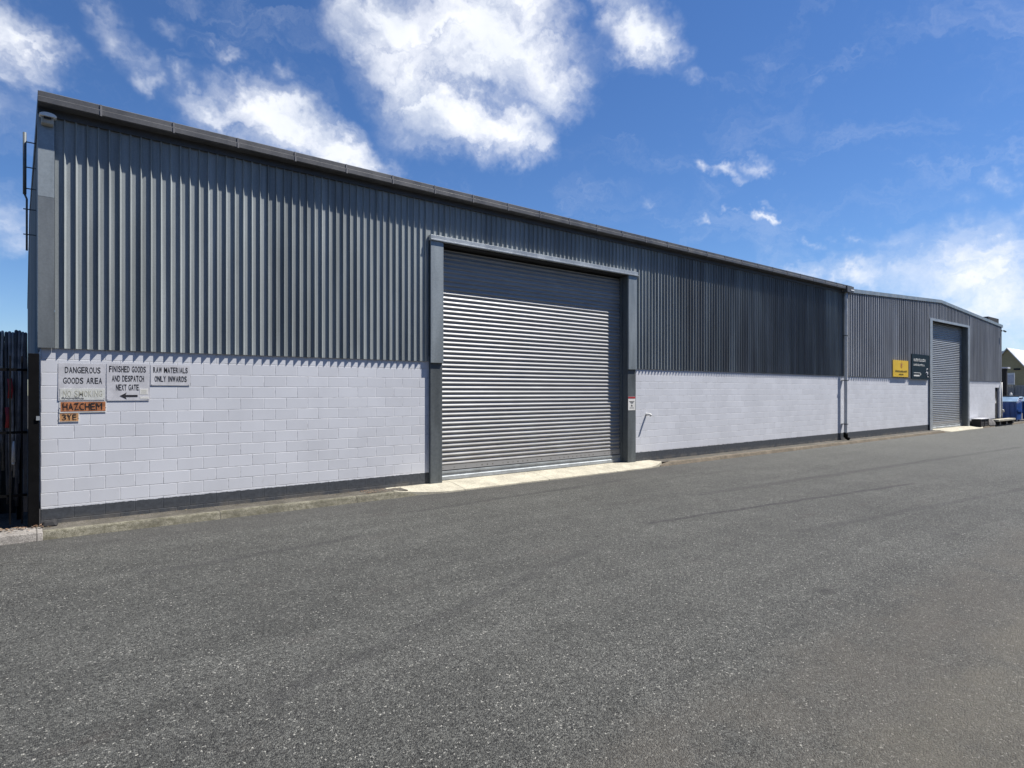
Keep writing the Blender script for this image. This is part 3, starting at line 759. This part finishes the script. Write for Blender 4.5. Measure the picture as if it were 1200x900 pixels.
# ---------------------------------------------------------------- far right things
M['blue'] = plain('blue_bin_paint', (.010,.06,.24), .45, 0., .25, 2)
M['blue_lid'] = plain('pale_blue_lid', (.24,.36,.5), .35, 0., .2, 2)
def skip(x0, y1, y0, w, lab):
    d = empty('dumpster', (x0+.7,(y0+y1)/2,.1), lab, 'dumpster', 'blue dumpsters beyond the warehouse')
    mb = MB(); x1 = x0+w
    mb.prism([(x0+.05,.2),(x1-.15,.2),(x1,1.62),(x0+.32,1.62),(x0,1.38)], 'y', y0, y1)
    for k_ in range(6): 
        yy = y0+(y1-y0)*(k_+.5)/6; mb.box(x0-.03,x0+.02,yy-.03,yy+.03,.35,1.3)
    mb.build('body', M['blue'], d, bevel=.015)
    mb = MB(); mb.hexa([(x0-.02,y0-.03,1.40),(x0-.02,y1+.03,1.40),(x0+.5,y1+.03,1.68),(x0+.5,y0-.03,1.68)][::-1], [(x0-.02,y0-.03,1.45),(x0-.02,y1+.03,1.45),(x0+.5,y1+.03,1.76),(x0+.5,y0-.03,1.76)][::-1])
    mb.hexa([(x0+.5,y0-.03,1.68),(x1,y0-.03,1.70),(x1,y1+.03,1.70),(x0+.5,y1+.03,1.68)], [(x0+.5,y0-.03,1.76),(x1,y0-.03,1.78),(x1,y1+.03,1.78),(x0+.5,y1+.03,1.76)])
    mb.build('lid', M['blue_lid'], d)
    mb = MB(); mb.tube([(x0+.55,y0-.02,1.79),(x0+.55,y1+.02,1.79)], .045, 8); mb.build('hinge_bar', M['black'], d)
    for (a, b) in ((x0+.2,y0+.12),(x0+.2,y1-.12),(x1-.3,y0+.12),(x1-.3,y1-.12)):
        mb = MB(); mb.tube([(a,b-.03,.17),(a,b+.03,.17)], .075, 12); mb.build('castor', M['black'], d)
    for yy in (y0-.06, y1+.0):
        mb = MB(); mb.box(x0+.15,x1-.25,yy,yy+.06,.75,.92); mb.build('fork_pocket', M['blue'], d)
    return d
skip(52, 1.4, -.21, 1.35, 'blue dumpster with pale sloped lid standing just past the warehouse corner')
skip(54.3, -.02, -1.7, 1.35, 'second blue dumpster at the right edge, behind the first')
mb = MB(); mb.tube([(52.7,.25,1.78),(52.7,.25,1.98)], .07, 10); mb.tube([(52.7,.25,1.98),(52.7,.25,2.05)], .035, 8)
tag(mb.build('white_jug', M['plastic_white']), 'small white jug standing on the lid of the nearer blue dumpster', 'jug')
# black crate with a pale rim
bc = empty('black_crate', (43.7,-.3,.1), 'low black slatted crate with a pale rim against the wall right of the narrow door', 'crate')
mb = MB()
for z in (.12,.25,.38): mb.box(43.05,44.5,-.52,-.10,z,z+.105)
for xx in (43.03,43.75,44.44): mb.box(xx,xx+.07,-.54,-.08,.10,.50)
mb.build('slats', M['dark'], bc)
mb = MB(); mb.box(42.98,44.56,-.56,-.07,.502,.55); mb.build('rim', M['sign_grey'], bc, bevel=.01)
mb = MB(); random.seed(2)
prof = []
nseg = 12
for i in range(nseg+1):
    for j in range(7):
        u = i/nseg; a = math.pi*j/6
        x = 44.7+1.3*u; h = .42*math.sin(math.pi*(.1+.86*u))**.6+random.uniform(-.03,.03)
        prof.append((x, -.32-.24*math.cos(a)+random.uniform(-.02,.02), .10+max(h,.02)*math.sin(a)))
mb.add(prof, [(i*7+j,(i+1)*7+j,(i+1)*7+j+1,i*7+j+1) for i in range(nseg) for j in range(6)], True)
tag(mb.build('rubbish_heap', plain('grey_rubbish', (.14,.135,.13), .9, 0., .6, 5, .6), fix=True), 'low grey heap of rubbish between the black crate and the pale slab', 'rubbish')
sl = empty('concrete_slab', (47.8,-.5,.1), 'long pale concrete slab lying on dark bearers below the side door', 'slab')
mb = MB(); mb.box(45.9,49.6,-.68,-.30,.30,.42); mb.build('slab', M['apron'], sl, bevel=.015)
for xx in (46.2,47.6,49.0):
    mb = MB(); mb.box(xx,xx+.25,-.66,-.32,.093,.298); mb.build('bearer', M['dark'], sl)
# black lean-to
ln = empty('lean_to', (56,1.5,.09), 'narrow black open lean-to with a pale roof edge behind the blue dumpster', 'shelter')
mb = MB(); mb.box(55.2,55.35,1.04,4.5,.09,3.75); mb.box(55.35,55.8,1.2,4.5,.09,3.75); mb.build('wall', M['dark'], ln)
mb = MB(); mb.hexa([(55.0,.95,3.76),(55.9,1.0,3.76),(55.9,4.6,3.9),(55.0,4.6,3.9)], [(55.0,.95,3.86),(55.9,1.0,3.86),(55.9,4.6,4.0),(55.0,4.6,4.0)]); mb.build('roof', M['sign_grey'], ln)
mb = MB(); mb.box(55.12,55.19,1.04,1.11,.09,3.76); mb.build('post', M['dark'], ln)
# boundary fence
M['fence'] = plain('grey_board_fence', (.30,.305,.30), .75, 0., .3, 1.3, streak=True)
fn = empty('fence', (75,5,0), 'grey ribbed metal fence running behind the dumpsters', 'fence')
mb = MB(); clad(mb, profile(-30, 24, .23, 74.5, True), .0, 2.72, along='y'); mb.build('panels', M['fence'], fn, fix=False)
y = -28
while y < 24:
    mb = MB(); mb.box(74.40,74.46,y,y+.08,0,2.8); mb.build('post', M['trim'], fn); y += 2.4
# white board on the fence
wb = empty('white_board', (74.3,5.2,2.8), 'white square board standing above the fence before the tan shed', 'board')
mb = MB(); mb.box(74.2,74.26,4.77,5.46,2.78,3.90); mb.build('panel', M['plastic_white'], wb)
mb = MB(); mb.box(74.18,74.199,4.85,5.38,2.9,3.72); mb.build('grey_face', M['sign_grey'], wb)
for yy in (4.8, 5.38):
    mb = MB(); mb.box(74.27,74.33,yy,yy+.06,.0,3.9); mb.build('post', M['galv_dark'], wb)
# tan shed
M['tan'] = plain('tan_weatherboard', (.34,.28,.15), .7, 0., .15, .7)
M['white_roof'] = plain('white_painted_roof', (.72,.72,.70), .5, 0., .25, .35)
sh = empty('tan_shed', (90,8.9,0), 'tan shed with steep gable and white roof beyond the fence', 'shed')
yc, ap, sl_ = 8.9, 7.09, 1.0
mb = MB(); hw = 2.7
mb.prism([(yc-hw,0),(yc+hw,0),(yc+hw,ap-hw*1.35),(yc,ap-.05),(yc-hw,ap-hw*1.35)], 'x', 90, 112); mb.build('wall', M['tan'], sh)
mb = MB()
for s_ in (-1,1):
    a = (yc,ap); b = (yc+s_*(hw+.25), ap-(hw+.25)*1.35)
    pts = [a, b, (b[0],b[1]+.14), (yc,ap+.14)]
    mb.prism(pts, 'x', 89.7, 112.3)
mb.build('roof', M['white_roof'], sh)
mb = MB(); mb.box(89.9,89.98,7.7,8.3,4.6,4.8); mb.build('vent', M['dark'], sh)
# long white-roofed hall further off to the left of the shed gable
wr = empty('white_hall', (112,16,0), 'distant hall with a white roof showing left and right of the tan gable', 'shed')
mb = MB(); mb.prism([(4,0),(30,0),(30,5.2),(4,5.2)], 'x', 116, 150); mb.build('wall', M['tan'], wr)
mb = MB(); mb.prism([(3.6,5.1),(14,8.3),(30.4,5.1),(30.4,5.3),(14,8.5),(3.6,5.3)], 'x', 115.6, 150.4); mb.build('roof', M['white_roof'], wr)
# added unseen building behind the viewer, blocking low sky to deepen the walls' shade
ow = empty('sky_block_warehouse', (20,-19,0), 'added dark green block behind the viewer, hiding low sky from the near walls', 'warehouse')
M['blocker_green'] = plain('dark_blocker_green', (.05,.06,.055), .6, 0., .2, 1.2, streak=True)
mb = MB(); mb.box(-70,110,-40,-18.6,0,9.2); mb.build('wall', M['blocker_green'], ow)
mb = MB(); mb.prism([(-18.2,9.1),(-29.3,11.2),(-40.4,9.1),(-40.4,9.25),(-29.3,11.4),(-18.2,9.25)], 'x', -70.4, 110.4); mb.build('roof', M['roof'], ow)
for xx in (-40,-15,12,40,70):
    mb = MB(); mb.box(xx,xx+5,-18.58,-18.5,.05,5); mb.build('roller_door', M['galv_dark'], ow)  # door panels on the added sky blocker
# boundary behind the yard on the left side (visible only from a step aside)
fb = empty('yard_fence', (-9,16,0), 'grey ribbed metal fence along the far side of the gated yard', 'fence')
mb = MB(); clad(mb, profile(-.5, 34, .23, -9.2, True), .0, 2.4, along='y'); mb.build('panels', M['fence'], fb, fix=False)

# ---------------------------------------------------------------- sun, sky
sun_dir = Vector((1.7,-1.0,3.1)).normalized()
L = bpy.data.lights.new('sun', 'SUN'); L.energy = 5.0; L.angle = R(.53); L.color = (1,.955,.89)
lo = bpy.data.objects.new('sun', L); col.objects.link(lo); lo.rotation_euler = (-sun_dir).to_track_quat('-Z','Y').to_euler(); lo.location = (10,-20,30)
CLOUDS = [(28.2, 29.1, 6.8, 3.3, -20, 1.0), (35.3, 30.1, 7.2, 3.8, -18, 1.2), (40.4, 28.0, 3.3, 4.7, -59, 1.0), (37.6, 23.5, 3.4, 2.7, -26, 1.1), (32.9, 24.7, 5.5, 2.9, -29, 0.95), (38.4, 32.4, 5.6, 2.3, 0, 1), (29.0, 26.4, 4.3, 1.9, -22, 0.7), (49.8, 29.3, 2.6, 3.0, -45, 0.95), (47.6, 31.4, 1.9, 1.8, -35, 0.8), (51.3, 28.2, 1.9, 1.7, -29, 0.7), (17.9, 22.2, 5.0, 2.2, -14, 1.05), (22.9, 20.6, 4.5, 2.3, -24, 1.1), (13.5, 22.1, 3.0, 1.5, -21, 0.7), (26.3, 20.0, 2.6, 1.3, -24, 0.7), (5.4, 25.9, 3.2, 1.1, -8, 0.55), (8.8, 25.1, 2.7, 0.8, -18, 0.45), (10.0, 23.3, 3.6, 1.0, -14, 0.55), (16.5, 26.4, 3.6, 0.8, -9, 0.4), (7.1, 27.4, 3.4, 0.8, 5, 0.35), (-0.7, 24.2, 1.8, 3.0, -38, 0.95), (-1.3, 21.7, 1.9, 1.3, 5, 0.6), (-0.8, 11.8, 2.1, 3.0, -16, 0.5), (-0.7, 10.3, 1.5, 1.0, 8, 0.4), (-0.3, 19.0, 2.0, 2.2, 14, 0.35), (57.4, 19.3, 2.3, 0.7, -19, 0.62), (61.0, 19.1, 1.4, 0.8, -52, 0.55), (58.8, 14.6, 2.8, 0.6, 3, 0.6), (61.3, 14.8, 1.2, 0.5, 4, 0.6), (54.8, 26.0, 1.4, 0.7, 30, 0.42), (64.2, 23.9, 1.2, 0.4, -10, 0.4), (51.3, 16.6, 1.5, 1.0, -69, 0.38), (59.6, 15.9, 1.7, 0.4, 9, 0.35), (66.5, 12.3, 1.7, 0.5, 5, 0.35), (75.7, 8.1, 7.7, 2.6, -16, 0.85), (70.9, 9.4, 5.3, 1.6, 1, 0.75), (68.0, 9.4, 4.5, 1.1, -1, 0.5), (77.4, 5.8, 3.8, 2.7, -5, 0.95), (74.2, 12.0, 5.6, 1.0, 6, 0.4), (76.2, 14.8, 3.4, 0.7, 7, 0.35), (77.7, 15.1, 1.9, 0.5, 0, 0.35), (74.2, 5.1, 6.3, 1.9, -4, 0.6), (30.5, 22.3, 4.1, 1.4, -24, 0.5), (15.9, 18.3, 5.9, 2.8, -13, 0.45), (86.4, 8.4, 5.9, 3.6, -16, 0.9)]
w = bpy.data.worlds.new('World'); scene.world = w; w.use_nodes = True
k = NT.__new__(NT); k.t = w.node_tree; k.n = k.t.nodes; k.m = None; k.b = None
bg = k.n['Background']; out = k.n['World Output']
sky = k.new('ShaderNodeTexSky', sky_type='NISHITA'); sky.sun_disc = False
sky.sun_elevation = math.asin(sun_dir.z); sky.sun_rotation = math.atan2(sun_dir.x, sun_dir.y)
sky.air_density = 1.0; sky.dust_density = .05; sky.ozone_density = 3.0; sky.altitude = 0
hs = k.new('ShaderNodeHueSaturation'); hs.inputs['Saturation'].default_value = 1.14; k.link(sky.outputs[0], hs.inputs['Color']); k.link(k.mix(1., hs.outputs[0], (.95,1.08,1.34), 'MULTIPLY'), bg.inputs[0]); bg.inputs[1].default_value = .060
tc = k.new('ShaderNodeTexCoord').outputs['Generated']
nrm = k.new('ShaderNodeVectorMath', operation='NORMALIZE'); k.link(tc, nrm.inputs[0]); dv = nrm.outputs[0]
o_ = k.xyz(dv)
az = k.math('MULTIPLY', k.math('ARCTAN2', o_[0], o_[1]), 180/math.pi)
el = k.math('MULTIPLY', k.math('ARCSINE', o_[2]), 180/math.pi)
wn = k.new('ShaderNodeTexNoise'); k.link(dv, wn.inputs['Vector']); wn.inputs['Scale'].default_value = 8; wn.inputs['Detail'].default_value = 5; wn.inputs['Roughness'].default_value = .62
ws = k.new('ShaderNodeSeparateColor'); k.link(wn.outputs['Color'], ws.inputs[0])
wn2 = k.noise(dv, 34, 4, .65)
az2 = k.math('ADD', az, k.math('ADD', k.math('MULTIPLY', k.math('SUBTRACT', ws.outputs[0], .5), 10.), k.math('MULTIPLY', k.math('SUBTRACT', wn2, .5), 2.6)))
el2 = k.math('ADD', el, k.math('ADD', k.math('MULTIPLY', k.math('SUBTRACT', ws.outputs[1], .5), 7.), k.math('MULTIPLY', k.math('SUBTRACT', wn2, .5), -2.6)))
pv = k.comb(az2, el2, 0.)
# one turned and stretched frame for all the clouds (the wind's direction), round puffs in it
CA, ASP = R(-21), 1.75
fr = k.new('ShaderNodeMapping', vector_type='TEXTURE'); k.link(pv, fr.inputs[0]); fr.inputs['Rotation'].default_value = (0,0,CA); fr.inputs['Scale'].default_value = (ASP,1,1)
tot = None
for (ca, ce, A, B, ang, wt) in CLOUDS:
    n_ = max(1, round(A/(ASP*B)-.25)) if A > B else 1
    rr_ = math.sqrt(A*B/ASP) if n_ == 1 else B
    for q in range(n_):
        t_ = 0 if n_ == 1 else (-1+2*q/(n_-1))*(A-ASP*B*.8)
        px_ = ca+t_*math.cos(R(ang)); py_ = ce+t_*math.sin(R(ang))
        X_ = (px_*math.cos(CA)+py_*math.sin(CA))/ASP; Y_ = -px_*math.sin(CA)+py_*math.cos(CA)
        dn = k.new('ShaderNodeVectorMath', operation='DISTANCE'); k.link(fr.outputs[0], dn.inputs[0]); dn.inputs[1].default_value = (X_, Y_, 0)
        f = k.math('MULTIPLY_ADD', dn.outputs['Value'], -wt/(rr_*1.5), wt*1.05)
        tot = f if tot is None else k.math('SMOOTH_MAX', tot, f, .3)
tot = k.math('MAXIMUM', tot, 0.)
streak = k.new('ShaderNodeMapping'); k.link(pv, streak.inputs[0]); streak.inputs['Rotation'].default_value = (0,0,R(24)); streak.inputs['Scale'].default_value = (.10,.26,1)
fb1 = k.noise(streak.outputs[0], 1.6, 7, .6, .5)
fb2 = k.noise(dv, 26, 5, .6)
fbm = k.math('ADD', k.math('MULTIPLY', fb1, .72), k.math('MULTIPLY', fb2, .28))
dens = k.math('MULTIPLY', tot, k.ramp(fbm, .34, .66, .62, 1.42, False))
dens = k.ramp(dens, .07, 1.12, 0., .96)
thin = k.math('MULTIPLY', k.ramp(k.noise(streak.outputs[0], .8, 6, .62, .6), .48, .84), .22)
dens = k.math('MAXIMUM', dens, thin)
shade = k.ramp(k.noise(dv, 9, 5, .55), .38, .66)
cc = k.mix(shade, (.93,.95,1.0), (.82,.86,.93))
cb = k.new('ShaderNodeBackground'); k.link(cc, cb.inputs[0]); cb.inputs[1].default_value = .74
mx = k.new('ShaderNodeMixShader'); k.link(dens, mx.inputs[0]); k.link(bg.outputs[0], mx.inputs[1]); k.link(cb.outputs[0], mx.inputs[2])
k.link(mx.outputs[0], out.inputs['Surface'])
w.cycles.sampling_method = 'MANUAL'; w.cycles.sample_map_resolution = 768

# ---------------------------------------------------------------- camera
cd = bpy.data.cameras.new('camera'); co = bpy.data.objects.new('camera', cd); col.objects.link(co)
co.location = (0,-11.5,2.1); co.rotation_euler = (R(90),0,-math.atan2(.6215,.7834))
cd.sensor_width = 36; cd.lens = 722/1200*36; cd.shift_y = .0075; cd.clip_start = .05; cd.clip_end = 2000
scene.camera = co
scene.view_settings.view_transform = 'Standard'; scene.view_settings.look = 'None'
scene.view_settings.exposure = .62; scene.view_settings.gamma = 1
